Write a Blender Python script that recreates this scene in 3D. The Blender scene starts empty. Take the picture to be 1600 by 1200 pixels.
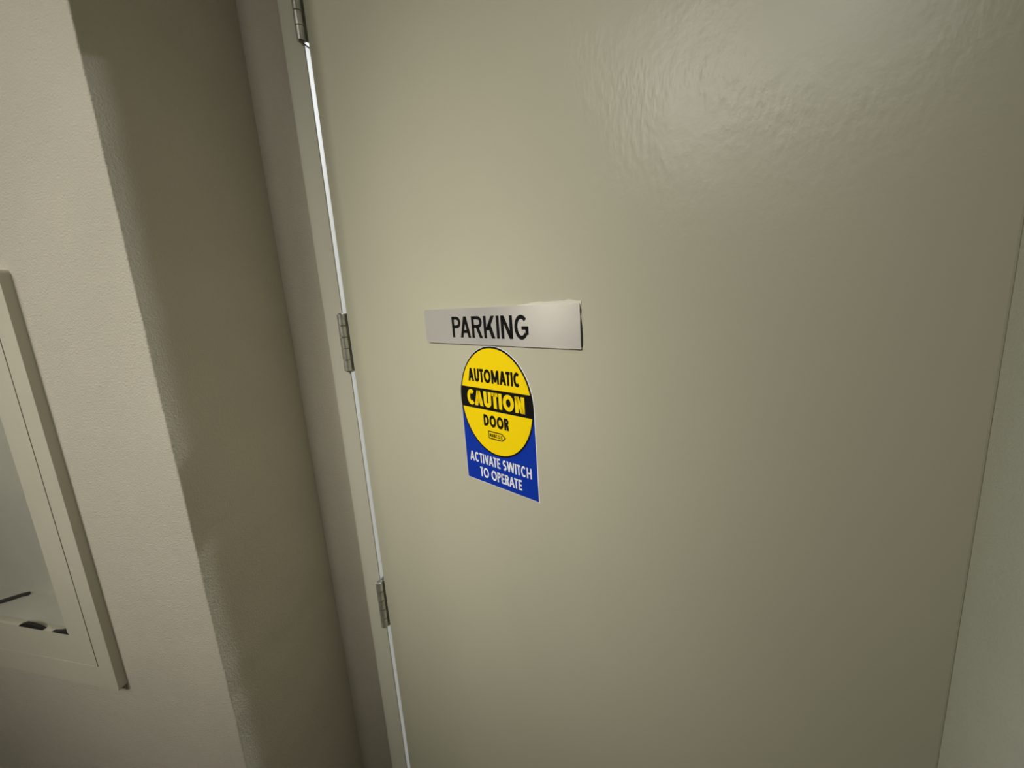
import bpy, bmesh, math, random
from mathutils import Matrix, Vector
random.seed(7)
S = bpy.context.scene
C = bpy.context.collection
PI = math.pi

# ------------------------------------------------------------------ camera
cd = bpy.data.cameras.new('camera')
cd.sensor_width = 36.0
cd.lens = 679.36 / 1600 * 36.0
cd.clip_start = 0.01
cam = bpy.data.objects.new('camera', cd)
C.objects.link(cam)
RR = [[0.969276784876935, 0.23689319640341105, -0.0662127464798645],
      [-0.015891813256805817, -0.2083135506631213, -0.9779329807719617],
      [-0.24545868200176318, 0.9489399760300428, -0.19814882619399793]]   # rows: right, down, forward
m = Matrix(((RR[0][0], -RR[1][0], -RR[2][0], 0.5491),
            (RR[0][1], -RR[1][1], -RR[2][1], -0.7974),
            (RR[0][2], -RR[1][2], -RR[2][2], 1.6322),
            (0, 0, 0, 1)))
cam.matrix_world = m
S.camera = cam

# ------------------------------------------------------------------ world, lights, exposure
w = bpy.data.worlds.new('world'); S.world = w
w.use_nodes = True
w.node_tree.nodes['Background'].inputs[0].default_value = (0.02, 0.02, 0.02, 1)
w.node_tree.nodes['Background'].inputs[1].default_value = 0.0
S.view_settings.view_transform = 'Standard'
S.view_settings.look = 'None'
S.view_settings.gamma = 1.0
S.view_settings.use_curve_mapping = False
S.view_settings.exposure = 0.0

def lamp(name, kind, loc, target, power, color, **kw):
    d = bpy.data.lights.new(name, kind)
    d.energy = power; d.color = color
    for k, v in kw.items(): setattr(d, k, v)
    o = bpy.data.objects.new(name, d); C.objects.link(o)
    o.location = loc
    o.rotation_euler = (Vector(target) - Vector(loc)).to_track_quat('-Z', 'Y').to_euler()
    return o

WARM = (1.0, 0.965, 0.875)
def unseen_spot(loc, target, power, spread, size=0.2):  # unseen lights; most are added to shape brightness, not known fixtures
    lamp('unseen_hall_light', 'AREA', loc, target, power, WARM, shape='DISK', size=size, spread=math.radians(spread))
unseen_spot((-0.80, -2.20, 2.50), (-0.50, -0.20, 1.50), 1.2, 60)  # this and the next five are added to shape wall and door brightness
unseen_spot((-0.80, -2.20, 2.50), (-0.30, -0.20, 1.10), 0.34, 30)
unseen_spot((-0.25, -1.60, 2.50), (0.44, -0.20, 1.50), 0.54, 37)
unseen_spot((-0.40, -1.30, 2.50), (0.10, -0.10, 1.50), 0.26, 42)
unseen_spot((-0.16, -1.70, 2.50), (-0.50, -0.20, 1.50), 1.65, 85, 0.32)
unseen_spot((-0.16, -1.70, 2.50), (0.25, -0.15, 1.20), 0.25, 30)
unseen_spot((1.50, -1.20, 2.66), (1.50, -1.20, 0), 2.6, 180)  # added fill for the right side, no such lamp known
unseen_spot((-1.10, -1.67, 2.58), (0.58, -0.34, 1.95), 1.9, 85)
unseen_spot((-1.95, -1.35, 2.66), (-2.60, -1.35, 1.55), 2.5, 42, 0.12)  # added wash on the west wall, giving the sign brightness to reflect
lamp('parking_lamp', 'AREA', (0.543, 1.20, 2.62), (0.543, 1.20, 0), 78, (0.89, 0.94, 1.0), shape='RECTANGLE', size=0.25, size_y=0.1)

# ------------------------------------------------------------------ helpers
def mat(name, color, rough=0.6, metal=0.0, bump=(), spec=0.5, mottle=None, coat=0.0):
    """bump: list of (scale, strength, distance, detail); mottle: (scale, amount)"""
    M = bpy.data.materials.new(name); M.use_nodes = True
    nt = M.node_tree; N = nt.nodes; L = nt.links
    b = N['Principled BSDF']
    b.inputs['Roughness'].default_value = rough
    b.inputs['Metallic'].default_value = metal
    b.inputs['Specular IOR Level'].default_value = spec
    b.inputs['Coat Weight'].default_value = coat
    tc = N.new('ShaderNodeTexCoord')
    if mottle:
        n = N.new('ShaderNodeTexNoise'); n.inputs['Scale'].default_value = mottle[0]
        n.inputs['Detail'].default_value = 6
        L.new(tc.outputs['Object'], n.inputs['Vector'])
        r = N.new('ShaderNodeValToRGB')
        a = mottle[1]
        r.color_ramp.elements[0].position = 0.3; r.color_ramp.elements[1].position = 0.7
        r.color_ramp.elements[0].color = tuple(c * (1 - a) for c in color) + (1,)
        r.color_ramp.elements[1].color = tuple(min(1, c * (1 + a)) for c in color) + (1,)
        L.new(n.outputs['Fac'], r.inputs['Fac']); L.new(r.outputs['Color'], b.inputs['Base Color'])
    else:
        b.inputs['Base Color'].default_value = tuple(color) + (1,)
    last = None
    for sc, st, di, de in bump:
        n = N.new('ShaderNodeTexNoise'); n.inputs['Scale'].default_value = sc
        n.inputs['Detail'].default_value = de
        L.new(tc.outputs['Object'], n.inputs['Vector'])
        bp = N.new('ShaderNodeBump'); bp.inputs['Strength'].default_value = st
        bp.inputs['Distance'].default_value = di
        L.new(n.outputs['Fac'], bp.inputs['Height'])
        if last: L.new(last.outputs['Normal'], bp.inputs['Normal'])
        last = bp
    if last: L.new(last.outputs['Normal'], b.inputs['Normal'])
    return M

def add_box(bm, x0, y0, z0, x1, y1, z1):
    v = [bm.verts.new(p) for p in ((x0,y0,z0),(x1,y0,z0),(x1,y1,z0),(x0,y1,z0),
                                   (x0,y0,z1),(x1,y0,z1),(x1,y1,z1),(x0,y1,z1))]
    for f in ((0,3,2,1),(4,5,6,7),(0,1,5,4),(1,2,6,5),(2,3,7,6),(3,0,4,7)):
        bm.faces.new([v[i] for i in f])

def add_prism_z(bm, poly, z0, z1):
    """vertical extrusion of an (x, y) outline"""
    a = [bm.verts.new((x, y, z0)) for x, y in poly]
    b = [bm.verts.new((x, y, z1)) for x, y in poly]
    n = len(poly)
    bm.faces.new(a[::-1]); bm.faces.new(b)
    for i in range(n): bm.faces.new((a[i], a[(i+1) % n], b[(i+1) % n], b[i]))

def add_prism_y(bm, poly, y0, y1):
    """extrusion in depth of an (x, z) outline; y0 is the visible front"""
    a = [bm.verts.new((x, y0, z)) for x, z in poly]
    b = [bm.verts.new((x, y1, z)) for x, z in poly]
    n = len(poly)
    bm.faces.new(a); bm.faces.new(b[::-1])
    for i in range(n): bm.faces.new((a[i], b[i], b[(i+1) % n], a[(i+1) % n]))

def add_cyl_z(bm, cx, cy, r, z0, z1, n=28, ch=0.0):
    rings = [(r - ch, z0), (r, z0 + ch), (r, z1 - ch), (r - ch, z1)] if ch else [(r, z0), (r, z1)]
    vs = [[bm.verts.new((cx + q*math.cos(2*PI*i/n), cy + q*math.sin(2*PI*i/n), z)) for i in range(n)] for q, z in rings]
    for k in range(len(vs) - 1):
        for i in range(n):
            f = bm.faces.new((vs[k][i], vs[k][(i+1) % n], vs[k+1][(i+1) % n], vs[k+1][i])); f.smooth = True
    bm.faces.new(vs[0][::-1]); bm.faces.new(vs[-1])

def add_tube(bm, pts, r, n=10):
    pts = [Vector(p) for p in pts]
    rings = []
    for i, p in enumerate(pts):
        d = (pts[min(i+1, len(pts)-1)] - pts[max(i-1, 0)]).normalized()
        u = d.orthogonal().normalized() if i == 0 else (u - d * u.dot(d)).normalized()
        v = d.cross(u)
        rings.append([bm.verts.new(p + (u*math.cos(2*PI*k/n) + v*math.sin(2*PI*k/n)) * r) for k in range(n)])
    for a, b in zip(rings, rings[1:]):
        for k in range(n):
            f = bm.faces.new((a[k], a[(k+1) % n], b[(k+1) % n], b[k])); f.smooth = True
    bm.faces.new(rings[0][::-1]); bm.faces.new(rings[-1])

def obj(name, bm, material, parent=None, bevel=0.0, seg=2):
    bmesh.ops.recalc_face_normals(bm, faces=bm.faces[:])
    me = bpy.data.meshes.new(name); bm.to_mesh(me); bm.free()
    me.materials.append(material)
    o = bpy.data.objects.new(name, me); C.objects.link(o)
    if parent: o.parent = parent
    if bevel:
        b = o.modifiers.new('bevel', 'BEVEL'); b.width = bevel; b.segments = seg; b.limit_method = 'ANGLE'
    return o

def struct(name, bm, material, parent=None, bevel=0.0):
    o = obj(name, bm, material, parent, bevel)
    if parent is None: o['kind'] = 'structure'
    return o

def thing(name, label, cat, loc, rotz=0.0):
    o = bpy.data.objects.new(name, None); C.objects.link(o)
    o.empty_display_size = 0.05
    o.location = loc; o.rotation_euler = (0, 0, rotz)
    o['label'] = label; o['category'] = cat
    return o

# ------------------------------------------------------------------ materials
PAINT = (0.535, 0.502, 0.418)
m_wall = mat('wall_paint', PAINT, 0.75, bump=[(330, 0.7, 0.0025, 3), (60, 0.2, 0.004, 4)], spec=0.3, mottle=(7, 0.03))
m_reveal = m_wall
m_frame = mat('frame_paint', (0.535, 0.525, 0.43), 0.5, bump=[(300, 0.12, 0.001, 2)], spec=0.4)
m_door = mat('door_paint', (0.524, 0.510, 0.392), 0.34, bump=[(260, 0.10, 0.001, 3)], spec=0.45, mottle=(3.5, 0.025))
m_floor = mat('floor_tile', (0.30, 0.27, 0.22), 0.5, mottle=(4, 0.1))
m_ceil = mat('ceiling_paint', (0.72, 0.70, 0.64), 0.8)
m_conc = mat('parking_concrete', (0.6, 0.6, 0.6), 0.8, mottle=(5, 0.08))
m_steel = mat('hinge_steel', (0.62, 0.62, 0.56), 0.36, metal=0.85, bump=[(180, 0.15, 0.001, 3)], mottle=(60, 0.25))
m_steel_dark = mat('hinge_leaf_steel', (0.16, 0.16, 0.14), 0.45, metal=0.8, mottle=(70, 0.3))
m_plate = mat('sign_satin_metal', (0.96, 0.94, 0.93), 0.17, metal=0.62, bump=[(900, 0.03, 0.0005, 1)])
m_black = mat('black_ink', (0.006, 0.006, 0.006), 0.55, spec=0.15)
m_tape = mat('black_foam_tape', (0.015, 0.015, 0.014), 0.8)
m_resid = mat('old_adhesive', (0.70, 0.67, 0.58), 0.7, bump=[(200, 0.4, 0.001, 3)])
m_yellow = mat('yellow_vinyl', (0.98, 0.71, 0.002), 0.5, spec=0.25)
m_blue = mat('blue_vinyl', (0.003, 0.036, 0.40), 0.5, spec=0.25)
m_white = mat('white_vinyl', (0.93, 0.93, 0.94), 0.5, spec=0.3)
m_cab = mat('cabinet_paint', (0.53, 0.51, 0.41), 0.55, bump=[(350, 0.2, 0.0015, 3)], spec=0.35, mottle=(8, 0.03))
m_tub = mat('cabinet_tub_paint', (0.60, 0.59, 0.52), 0.6, mottle=(9, 0.06))
m_strip = mat('gap_light_paint', (0.72, 0.70, 0.64), 0.6)  # paler than the frame, standing in for light in the hinge gap
m_dark_mark = mat('dark_mark_black', (0.012, 0.012, 0.011), 0.6)  # black for the cabinet's dark marks and painted gap shade
m_glass = bpy.data.materials.new('clear_pane'); m_glass.use_nodes = True
_nt = m_glass.node_tree; _nt.nodes.remove(_nt.nodes['Principled BSDF'])
_t = _nt.nodes.new('ShaderNodeBsdfTransparent'); _t.inputs[0].default_value = (0.985, 0.985, 0.98, 1)
_g = _nt.nodes.new('ShaderNodeBsdfGlossy'); _g.inputs['Roughness'].default_value = 0.12
_m = _nt.nodes.new('ShaderNodeMixShader')
_m.inputs[0].default_value = 0.07; _nt.links.new(_t.outputs[0], _m.inputs[1]); _nt.links.new(_g.outputs[0], _m.inputs[2])
_nt.links.new(_m.outputs[0], _nt.nodes['Material Output'].inputs['Surface'])
# the door's paint was rolled on thick: blotches of coarse texture on a smooth coat
_nt = m_door.node_tree; _N = _nt.nodes; _L = _nt.links
_tc = next(n for n in _N if n.type == 'TEX_COORD'); _bs = _N['Principled BSDF']
_prev = _bs.inputs['Normal'].links[0].from_socket
_a = _N.new('ShaderNodeTexNoise'); _a.inputs['Scale'].default_value = 14; _a.inputs['Detail'].default_value = 5
_r = _N.new('ShaderNodeMapRange'); _r.inputs['From Min'].default_value = 0.40; _r.inputs['From Max'].default_value = 0.58
_d = _N.new('ShaderNodeVectorMath'); _d.operation = 'DISTANCE'; _d.inputs[1].default_value = (0.74, 0.01, 1.83)
_e = _N.new('ShaderNodeMapRange'); _e.inputs['From Min'].default_value = 0.24; _e.inputs['From Max'].default_value = 0.05
_e.inputs['To Min'].default_value = 0.06
_me = _N.new('ShaderNodeMath'); _me.operation = 'MULTIPLY'
_L.new(_tc.outputs['Object'], _d.inputs[0]); _L.new(_d.outputs['Value'], _e.inputs['Value'])
_L.new(_r.outputs[0], _me.inputs[0]); _L.new(_e.outputs[0], _me.inputs[1])
_c = _N.new('ShaderNodeTexNoise'); _c.inputs['Scale'].default_value = 130; _c.inputs['Detail'].default_value = 3
_mp = _N.new('ShaderNodeMapping'); _mp.inputs['Scale'].default_value = (1.6, 1.0, 0.7)
_mu = _N.new('ShaderNodeMath'); _mu.operation = 'MULTIPLY'
_b2 = _N.new('ShaderNodeBump'); _b2.inputs['Strength'].default_value = 0.17; _b2.inputs['Distance'].default_value = 0.003
_L.new(_tc.outputs['Object'], _a.inputs['Vector']); _L.new(_tc.outputs['Object'], _mp.inputs['Vector']); _L.new(_mp.outputs['Vector'], _c.inputs['Vector'])
_L.new(_a.outputs['Fac'], _r.inputs['Value']); _L.new(_me.outputs[0], _mu.inputs[0]); _L.new(_c.outputs['Fac'], _mu.inputs[1])
_L.new(_mu.outputs[0], _b2.inputs['Height']); _L.new(_prev, _b2.inputs['Normal']); _L.new(_b2.outputs['Normal'], _bs.inputs['Normal'])

# ------------------------------------------------------------------ structure
ZC = 2.72            # hall ceiling
YW = -0.288          # face of the hall wall that holds the cabinet
YB = 0.012           # back of the door recess
XL, XR = -0.15, 1.065
X0, X1, Y0 = -2.6, 2.4, -2.45

def rough_corner(bm, sx, z0, z1, xc, xfar, yback):
    """wall pier whose free corner is a slightly uneven rounded bead"""
    nz = 60
    prof = []
    r = 0.0025
    for k in range(5):
        a = PI/2 * k/4
        prof.append((-r + r*math.sin(a), -(-r + r*math.cos(a)) - 0))   # (toward recess, depth from face)
    rows = []
    for i in range(nz + 1):
        z = z0 + (z1 - z0) * i / nz
        j = random.uniform(-0.0011, 0.0011)
        row = [(xfar, YW)] + [(xc + sx*(u + j), YW + d + abs(j)*0.5) for u, d in prof] + [(xc, yback), (xfar, yback)]
        rows.append([bm.verts.new((x, y, z)) for x, y in row])
    n = len(rows[0])
    for a, b in zip(rows, rows[1:]):
        for k in range(n):
            bm.faces.new((a[k], a[(k+1) % n], b[(k+1) % n], b[k]))
    bm.faces.new(rows[0][::-1]); bm.faces.new(rows[-1])

# cabinet opening in the left wall
CX0, CX1, CZ0, CZ1 = -1.02, -0.43, 0.965, 1.70
bm = bmesh.new()
rough_corner(bm, 1, 0, ZC, XL, CX1, 0.16)
add_box(bm, X0, YW, 0, CX0, 0.16, ZC)
add_box(bm, CX0, YW, 0, CX1, 0.16, CZ0)
add_box(bm, CX0, YW, CZ1, CX1, 0.16, ZC)
add_box(bm, CX0, 0.0, CZ0, CX1, 0.16, CZ1)
struct('wall_left', bm, m_wall)
bm = bmesh.new()
rough_corner(bm, -1, 0, ZC, XR, X1, 0.16)
struct('wall_right', bm, m_wall)
# back of the recess: side strips and the header over the frame
DZ = 2.415           # top of the opening
bm = bmesh.new()
add_box(bm, XL, YB, 0, -0.045, 0.16, ZC)
add_box(bm, 0.960, YB, 0, XR, 0.16, ZC)
add_box(bm, -0.045, YB, DZ + 0.03, 0.960, 0.16, ZC)
struct('wall_front', bm, m_wall)
bm = bmesh.new(); add_box(bm, X0, Y0 - 0.12, 0, X1, Y0, ZC); struct('wall_back', bm, m_wall)
bm = bmesh.new(); add_box(bm, X0 - 0.12, Y0 - 0.12, 0, X0, 0.16, ZC); struct('wall_west', bm, m_wall)
bm = bmesh.new(); add_box(bm, X1, Y0 - 0.12, 0, X1 + 0.12, 0.16, ZC); struct('wall_east', bm, m_wall)
bm = bmesh.new(); add_box(bm, X0 - 0.12, Y0 - 0.12, -0.1, X1 + 0.12, 0.16, 0); struct('floor', bm, m_floor)
bm = bmesh.new(); add_box(bm, X0 - 0.12, Y0 - 0.12, ZC, X1 + 0.12, 0.16, ZC + 0.1); struct('ceiling', bm, m_ceil)
# the parking level beyond the door
bm = bmesh.new()
add_box(bm, X0, 0.16, -0.1, X1 + 0.6, 4.0, 0)
add_box(bm, X0, 0.16, ZC, X1 + 0.6, 4.0, ZC + 0.1)
add_box(bm, X0, 4.0, -0.1, X1 + 0.6, 4.12, ZC + 0.1)
add_box(bm, X0 - 0.12, 0.16, -0.1, X0, 4.12, ZC + 0.1)
add_box(bm, X1 + 0.6, 0.16, -0.1, X1 + 0.72, 4.12, ZC + 0.1)
struct('wall_parking', bm, m_conc)

# hollow steel door frame
JX = -0.008          # face of the hinge jamb
JR = 0.916
bm = bmesh.new()
def jamb(sx, xj):
    prof = [(-0.043, 0.0), (0, 0.0), (0, 0.050), (0.016, 0.050), (0.016, 0.112), (0, 0.112), (0, 0.162), (-0.043, 0.162)]
    # small returns to the wall
    return [(xj + sx*u, v) for u, v in prof]
add_prism_z(bm, jamb(1, JX), 0, DZ + 0.043)
add_prism_z(bm, jamb(-1, JR), 0, DZ + 0.043)
add_box(bm, JX, 0.0, DZ, JR, 0.162, DZ + 0.043)
add_box(bm, JX, 0.050, DZ - 0.016, JR, 0.112, DZ)
frame = struct('trim_1', bm, m_frame, bevel=0.0015)
bm = bmesh.new(); add_box(bm, JX - 0.0002, 0.0022, 0, JX + 0.0008, 0.030, DZ); w_ = obj('painted_gap_light', bm, m_strip, frame); w_['label'] = 'added pale strip standing in for light in the hinge gap'  # strip added so the gap looks more brightly lit

# ------------------------------------------------------------------ door, swung 31 degrees into the hall
TH = math.radians(-31)
PIN = (-0.006, -0.008, 0.0)
FY = 0.00995         # the hall face of the door in the door's own axes
EX = 0.0055          # its hinge edge
bm = bmesh.new()
add_box(bm, EX, FY, 0.012, 0.908, FY + 0.045, 2.405)
door = struct('door_1', bm, m_door, bevel=0.0015)
door.location = PIN; door.rotation_euler = (0, 0, TH)

# hinges: five knuckles on a pin, one leaf on the door edge, one on the jamb
HH = 0.118
def make_hinge(zc):
    z0 = zc - HH/2
    bm = bmesh.new()
    add_cyl_z(bm, 0, 0, 0.0045, z0 - 0.001, z0 + HH + 0.001, 20)
    h = obj('hinge', bm, m_steel_dark, door); h.location = (0, 0, 0)
    h['label'] = 'worn grey steel hinge'
    step = HH/5
    for k in range(5):
        bm = bmesh.new()
        add_cyl_z(bm, 0, 0, 0.0078, z0 + k*step + 0.0007, z0 + (k+1)*step - 0.0007, 44)
        for f in bm.faces: f.smooth = False
        obj('knuckle', bm, m_steel, h)
    bm = bmesh.new()
    add_box(bm, EX - 0.0030, 0.002, z0, EX, 0.038, z0 + HH)
    add_box(bm, -0.001, 0.0035, z0 + step, EX, 0.0062, z0 + 2*step - 0.001)
    add_box(bm, -0.001, 0.0035, z0 + 3*step, EX, 0.0062, z0 + 4*step - 0.001)
    obj('door_leaf', bm, m_steel_dark, h)
    bm = bmesh.new()
    add_box(bm, JX - PIN[0], 0.002, z0, JX - PIN[0] + 0.0030, 0.040, z0 + HH)
    lf = obj('frame_leaf', bm, m_steel_dark, h)
    lf.rotation_euler = (0, 0, -TH)
    return h
for zc in (2.169, 1.56, 0.944, 0.325):
    make_hinge(zc)

# ------------------------------------------------------------------ stroke lettering
def arc_band(cx, cy, rx, ry, t, a0, a1, n=18):
    out = []
    a0, a1 = math.radians(a0), math.radians(a1)
    for i in range(n):
        p, q = a0 + (a1-a0)*i/n, a0 + (a1-a0)*(i+1)/n
        out.append([(cx+rx*math.cos(p), cy+ry*math.sin(p)), (cx+rx*math.cos(q), cy+ry*math.sin(q)),
                    (cx+(rx-t)*math.cos(q), cy+(ry-t)*math.sin(q)), (cx+(rx-t)*math.cos(p), cy+(ry-t)*math.sin(p))])
    return out
def bx2(x0, y0, x1, y1): return [[(x0,y0),(x1,y0),(x1,y1),(x0,y1)]]
def dg(x0, y0, x1, y1, t):
    """slanted stroke cut level at both ends; x = left edge"""
    return [[(x0,y0),(x0+t,y0),(x1+t,y1),(x1,y1)]]
def glyph(c, W, t):
    h = t*0.88     # thickness of level strokes
    if c == 'I': return bx2(0,0,t,1)
    if c == 'T': return bx2(0,1-h,W,1) + bx2(W/2-t/2,0,W/2+t/2,1)
    if c == 'E': return bx2(0,0,t,1) + bx2(0,0,W,h) + bx2(0,1-h,W,1) + bx2(0,.5-h/2,W*.92,.5+h/2)
    if c == 'H': return bx2(0,0,t,1) + bx2(W-t,0,W,1) + bx2(0,.5-h/2,W,.5+h/2)
    if c == 'O': return arc_band(W/2,.5,W/2,.515,t,0,360,36)
    if c == 'C': return arc_band(W*.53,.5,W*.53,.515,t,48,312,28)
    if c == 'G': return arc_band(W*.5,.5,W*.5,.515,t,42,322,28) + bx2(W*.52,.40,W,.40+h) + bx2(W-t*.95,.19,W,.40+h)
    if c == 'U':
        r = W/2
        return bx2(0,r,t,1) + bx2(W-t,r,W,1) + arc_band(W/2,r-.012,W/2,r,t,180,360)
    if c == 'D':
        r = min(W-t, .5)
        return bx2(0,0,t,1) + bx2(0,0,W-r,h) + bx2(0,1-h,W-r,1) + arc_band(W-r,.5,r,.5,t,-90,90)
    if c in 'PR':
        r = .28 if c == 'P' else .27
        o = bx2(0,0,t,1) + bx2(0,1-h,W-r,1) + bx2(0,1-2*r,W-r,1-2*r+h) + arc_band(W-r,1-r,r,r,t*.95,-90,90)
        if c == 'R': o += dg(W-t*1.12,0,W*.42,1-2*r+.01,t*1.15)
        return o
    if c == 'B':
        o = bx2(0,0,t,1)
        for cy, r in ((.74,.26),(.26,.26)):
            o += arc_band(W-r,cy,r,r,t*.9,-90,90) + bx2(0,cy-r,W-r,cy-r+h*.9) + bx2(0,cy+r-h*.9,W-r,cy+r)
        return o
    if c == 'S':
        ry = .25 + t/4 + .008
        return arc_band(W/2,1.012-ry,W/2,ry,t,38,270) + arc_band(W/2,ry-.012,W/2,ry,t,90,-142)
    s = t*1.1
    if c == 'A': return dg(0,0,W/2-s*.5,1,s) + dg(W-s,0,W/2-s*.5,1,s) + bx2(W*.22,.22,W*.78,.22+h)
    if c == 'V': return dg(W/2-s*.5,0,0,1,s) + dg(W/2-s*.5,0,W-s,1,s)
    if c == 'N': return bx2(0,0,t,1) + bx2(W-t,0,W,1) + dg(W-s*1.05,0,0,1,s*1.05)
    if c == 'M': return bx2(0,0,t,1) + bx2(W-t,0,W,1) + dg(W/2-s*.5,.12,0,1,s) + dg(W/2-s*.5,.12,W-s,1,s)
    if c == 'W': return dg(W*.25-s*.5,0,0,1,s) + dg(W*.25-s*.5,0,W*.5-s*.5,1,s) + dg(W*.75-s*.5,0,W*.5-s*.5,1,s) + dg(W*.75-s*.5,0,W-s,1,s)
    if c == 'K': return bx2(0,0,t,1) + dg(t*.6,.36,W-s*1.15,1,s*1.15) + dg(W-s*1.15,0,W*.34,.62,s*1.15)
    return []
FUTURA = dict(A=.80,U=.66,T=.52,O=.90,M=.94,I=0,C=.72,N=.74,D=.74,R=.58,V=.76,E=.50,S=.54,W=1.16,H=.70,P=.56,B=.6)
ARIAL = dict(P=.62,A=.72,R=.68,K=.68,I=0,N=.66,G=.74)
KERN = dict(AU=.02, AT=.10, TA=.10, VA=.16, AV=.16, PA=.15, CA=.12, UT=.02, TO=.04, TI=.02, AB=.03, RA=.04, AR=.02)
def text_polys(txt, widths, t, gap, x0, x1, z0, z1, sp=.34):
    """lettering laid between x0 and x1, cap height z0..z1, as (x, z) polygons"""
    cur = 0; P = []
    for c in txt:
        if c == ' ': cur += sp; continue
        W = widths[c] or t
        if cur and (prev + c) in KERN: cur -= KERN[prev + c]
        P += [[(cur+u, v) for u, v in q] for q in glyph(c, W, t)]
        cur += W + gap; prev = c
    L = cur - gap
    return [[(x0 + u/L*(x1-x0), z0 + v*(z1-z0)) for u, v in q] for q in P]
def lay(name, polys, material, parent, y_front, depth):
    bm = bmesh.new()
    for q in polys: add_prism_y(bm, q, y_front, y_front + depth)
    return obj(name, bm, material, parent)

def on_door(x, z):
    """point of the door's hall face, x measured along the door from its face line"""
    c, s = math.cos(TH), math.sin(TH)
    return (x*c, x*s, z)

# ------------------------------------------------------------------ PARKING sign
sg = thing('sign', 'silver strip sign reading PARKING stuck on the door above the yellow sticker', 'sign', on_door(0.2885, 1.568), TH)
def rrect(x0, z0, x1, z1, r, n=5):
    o = []
    for cx, cz, a in ((x1-r,z0+r,-90),(x1-r,z1-r,0),(x0+r,z1-r,90),(x0+r,z0+r,180)):
        for k in range(n+1):
            b = math.radians(a + 90*k/n); o.append((cx + r*math.cos(b), cz + r*math.sin(b)))
    return o
SW, SH = 0.302, 0.0515
bm = bmesh.new(); add_prism_y(bm, [(0.002, 0.002), (SW - 0.0005, 0.0015), (SW + 0.0011, 0.004), (SW + 0.0014, 0.012), (SW + 0.0009, 0.026), (SW - 0.0002, 0.037), (SW + 0.0006, 0.042), (SW + 0.0006, 0.0445), (SW - 0.0012, 0.047), (0.002, SH - 0.003)], -0.0016, 0.0)
obj('foam_tape', bm, m_tape, sg)
bm = bmesh.new(); add_prism_y(bm, [(0.0055, 0), (SW - 0.0008, 0), (SW, 0.0008), (SW, SH - 0.0012), (SW - 0.0012, SH), (0.004, SH), (0.0012, SH - 0.0012), (0, SH - 0.004), (0, 0.0055), (0.0016, 0.0016)], -0.0028, -0.0016)
obj('plate', bm, m_plate, sg)
lay('lettering', text_polys('PARKING', ARIAL, .165, .105, 0.0695, 0.2235, 0.0095, 0.0400), m_black, sg, -0.0030, 0.0002)
pts = [(0.205, SH - 0.004)]
n = 16
top = []
for i in range(n + 1):
    u = i/n
    top.append((0.205 + 0.098*u, SH + 0.0005 + 0.0042*min(1, u*3.2)*(0.65 + 0.5*random.random()) - 0.0012*max(0, u-.8)*5))
bm = bmesh.new(); add_prism_y(bm, [(0.303, SH - 0.004)] + top[::-1] + pts, -0.0007, 0.0)
r = obj('adhesive_residue', bm, m_resid, sg); r['label'] = 'torn pale strip of old adhesive'

# ------------------------------------------------------------------ caution sticker
st = thing('sticker', 'yellow and blue caution automatic door sticker below the PARKING sign', 'sticker', on_door(0.4362, 1.3565), TH)
RX, RZ, ZE = 0.0745, 0.0805, 0.1290        # oval half width, half height, centre above the bottom edge
HW = 0.0745
def outline(g, seg=40):
    o = [(-HW - g, -g), (HW + g, -g)]
    for i in range(seg + 1):
        a = PI*i/seg
        o.append(((RX + g)*math.cos(a), ZE + (RZ + g)*math.sin(a)))
    return o
def oval(k, n=64): return [((RX - k)*math.cos(2*PI*i/n), ZE + (RZ - k)*math.sin(2*PI*i/n)) for i in range(n)]
bm = bmesh.new(); add_prism_y(bm, [(x + (0.0007 if x > 0 else 0), z) for x, z in outline(0.0006)], -0.00025, 0.0)
obj('backing', bm, m_white, st)
bm = bmesh.new(); add_prism_y(bm, outline(0.0), -0.0004, -0.00025)
obj('blue_panel', bm, m_blue, st)
bm = bmesh.new(); add_prism_y(bm, oval(0.0), -0.00055, -0.0004)
obj('black_rim', bm, m_black, st)
bm = bmesh.new(); add_prism_y(bm, oval(0.0026), -0.00070, -0.00055)
obj('yellow_oval', bm, m_yellow, st)
def chord(z, k=0.0):
    q = max(0, 1 - ((z - ZE)/(RZ - k))**2); return (RX - k)*math.sqrt(q)
zb0, zb1 = 0.1165, 0.1480
band = []
for i in range(9):
    z = zb0 + (zb1 - zb0)*i/8; band.append((chord(z, -0.0001), z))
for i in range(8, -1, -1):
    z = zb0 + (zb1 - zb0)*i/8; band.append((-chord(z, -0.0001), z))
bm = bmesh.new(); add_prism_y(bm, band, -0.00085, -0.00055)
obj('black_band', bm, m_black, st)
lay('lettering', text_polys('AUTOMATIC', FUTURA, .235, .085, -0.0530, 0.0530, 0.1570, 0.1765), m_black, st, -0.00090, 0.0002)
lay('lettering', text_polys('CAUTION', FUTURA, .265, .085, -0.0590, 0.0590, 0.1210, 0.1440), m_yellow, st, -0.00100, 0.00015)
lay('lettering', text_polys('DOOR', FUTURA, .245, .09, -0.0260, 0.0260, 0.0920, 0.1095), m_black, st, -0.00090, 0.0002)
lay('lettering', text_polys('ACTIVATE SWITCH', FUTURA, .185, .10, -0.0655, 0.0640, 0.0300, 0.0455), m_white, st, -0.00060, 0.0002)
lay('lettering', text_polys('TO OPERATE', FUTURA, .19, .10, -0.0440, 0.0440, 0.0080, 0.0235), m_white, st, -0.00060, 0.0002)
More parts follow.
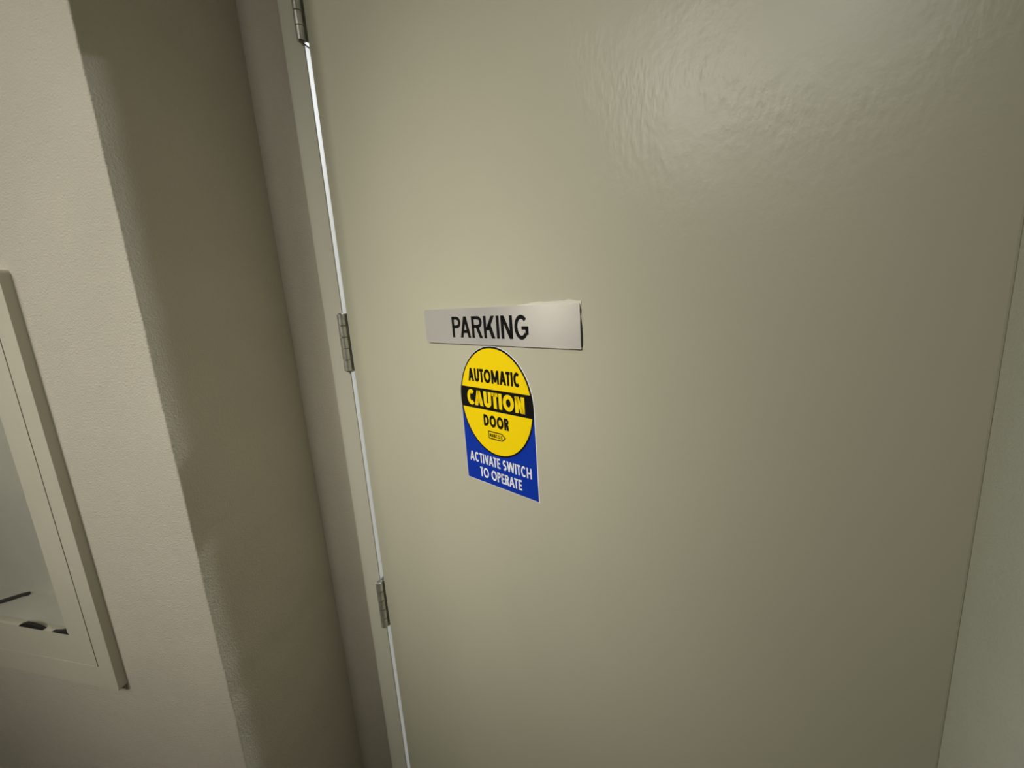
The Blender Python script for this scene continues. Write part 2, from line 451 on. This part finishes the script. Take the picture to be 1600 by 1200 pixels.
# maker's tag: a pointed outline with tiny letters
tg = [(-0.0180, 0.0735), (0.0110, 0.0735), (0.0185, 0.0795), (0.0110, 0.0855), (-0.0180, 0.0855)]
bm = bmesh.new(); add_prism_y(bm, tg, -0.00085, -0.0007); tagp = obj('maker_tag', bm, m_black, st)
ti = [(-0.0163, 0.0751), (0.0104, 0.0751), (0.0161, 0.0795), (0.0104, 0.0839), (-0.0163, 0.0839)]
bm = bmesh.new(); add_prism_y(bm, ti, -0.00095, -0.00085); obj('tag_face', bm, m_yellow, tagp)
lay('tag_lettering', text_polys('NABCO', FUTURA, .24, .12, -0.0150, 0.0070, 0.0768, 0.0822), m_black, tagp, -0.00105, 0.0001)

bm = bmesh.new()
for k in range(3): add_prism_y(bm, [(0.0082, 0.0770+k*.0020), (0.0118, 0.0770+k*.0020), (0.0118, 0.0782+k*.0020), (0.0082, 0.0782+k*.0020)], -0.00105, -0.00095)
obj('tag_bars', bm, m_black, tagp)

# ------------------------------------------------------------------ wall cabinet
CF = -0.304          # front of the cabinet trim
KX0, KX1, KZ0, KZ1 = -1.05, -0.401, 0.935, 1.727
cb = thing('fire_cabinet', 'painted recessed wall cabinet with a glazed door on the left wall', 'cabinet', ((KX0+KX1)/2, YW, KZ0))
ox, oz = (KX0+KX1)/2, KZ0
def ring_y(bm, o, i, y0, y1):
    """rectangular ring o=(x0,z0,x1,z1) minus i"""
    add_box(bm, o[0], y0, o[1], i[0], y1, o[3]); add_box(bm, i[2], y0, o[1], o[2], y1, o[3])
    add_box(bm, i[0], y0, o[1], i[2], y1, i[1]); add_box(bm, i[0], y0, i[3], i[2], y1, o[3])
def loc(b): return (b[0]-ox, b[1]-oz, b[2]-ox, b[3]-oz)
dy = CF - YW
# trim round the door, the door itself, the tub behind
D = (-1.012, 0.985, -0.441, 1.690)       # door leaf
P = (-0.955, 1.049, -0.497, 1.632)       # its pane
def ring_round(bm, o, i, r, y0, y1):
    A = rrect(o[0], o[1], o[2], o[3], r); B = rrect(i[0], i[1], i[2], i[3], 0.0006)
    n = len(A)
    fa, fb = [bm.verts.new((x, y0, z)) for x, z in A], [bm.verts.new((x, y0, z)) for x, z in B]
    ba, bb = [bm.verts.new((x, y1, z)) for x, z in A], [bm.verts.new((x, y1, z)) for x, z in B]
    for k in range(n):
        q = (k+1) % n
        for f in ((fa[k], fa[q], fb[q], fb[k]), (ba[q], ba[k], bb[k], bb[q]), (fa[q], fa[k], ba[k], ba[q]), (fb[k], fb[q], bb[q], bb[k])):
            bm.faces.new(f)
bm = bmesh.new(); ring_round(bm, loc((KX0, KZ0, KX1, KZ1)), loc((D[0]-.0022, D[1]-.0007, D[2]+.0022, D[3]+.0022)), 0.007, dy, 0.0)
obj('trim_frame', bm, m_cab, cb, bevel=0.0006)
bm = bmesh.new(); ring_y(bm, loc(D), loc(P), dy, 0.0)
dl = obj('cabinet_door', bm, m_cab, cb)
b = loc((CX0+.004, CZ0+.004, CX1-.004, CZ1-.004)); q = loc(P)
bm = bmesh.new()
yb = 0.072
add_box(bm, q[0]-.004, yb, q[1]-.004, q[2]+.004, yb + .003, q[3]+.004)
add_box(bm, q[0]-.004, 0.0, q[1]-.004, q[0]-.001, yb, q[3]+.004)
add_box(bm, q[2]+.001, 0.0, q[1]-.004, q[2]+.004, yb, q[3]+.004)
add_box(bm, q[0]-.004, 0.0, q[1]-.004, q[2]+.004, yb, q[1]-.001)
add_box(bm, q[0]-.004, 0.0, q[3]+.001, q[2]+.004, yb, q[3]+.004)
tub = obj('tub', bm, m_tub, cb)
# tub back: black tube as painted gap shade; pane's lower edge: dark marks
zf = P[1] - oz - 0.001
bm = bmesh.new(); add_tube(bm, [(-0.815 - ox, 0.016, zf + .003), (-0.785 - ox, 0.022, zf + .003), (-0.770 - ox, 0.036, zf + .004), (-0.758 - ox, 0.056, zf + .003), (-0.748 - ox, 0.062, zf + .003)], 0.0042)
e_ = obj('dark_mark', bm, m_dark_mark, tub); e_['label'] = 'dark line painted for the shaded gap at the tub back'
bm = bmesh.new(); add_box(bm, q[0], dy + 0.006, q[1], q[2], dy + 0.0085, q[3])
obj('pane', bm, m_glass, dl)
def smear(x0, x1, h, skew):
    n = 12; lo, hi = [], []
    for k in range(n + 1):
        u = k/n; x = x0 + (x1 - x0)*u
        lo.append((x - ox, P[1] - oz - 0.0005)); hi.append((x - ox, P[1] - oz + 0.0006 + h*math.sin(PI*u**skew)**0.7*random.uniform(.9, 1.05)))
    return lo + hi[::-1]
bm = bmesh.new(); add_prism_y(bm, smear(-0.634, -0.566, 0.0085, 0.9), dy - 0.0004, dy + 0.006); e_ = obj('dark_mark', bm, m_dark_mark, dl); e_['label'] = 'black mark at the pane edge'
bm = bmesh.new(); add_prism_y(bm, smear(-0.540, -0.494, 0.0055, 2.2), dy - 0.0004, dy + 0.006); e_ = obj('dark_mark', bm, m_dark_mark, dl); e_['label'] = 'thin dark mark in the pane corner'
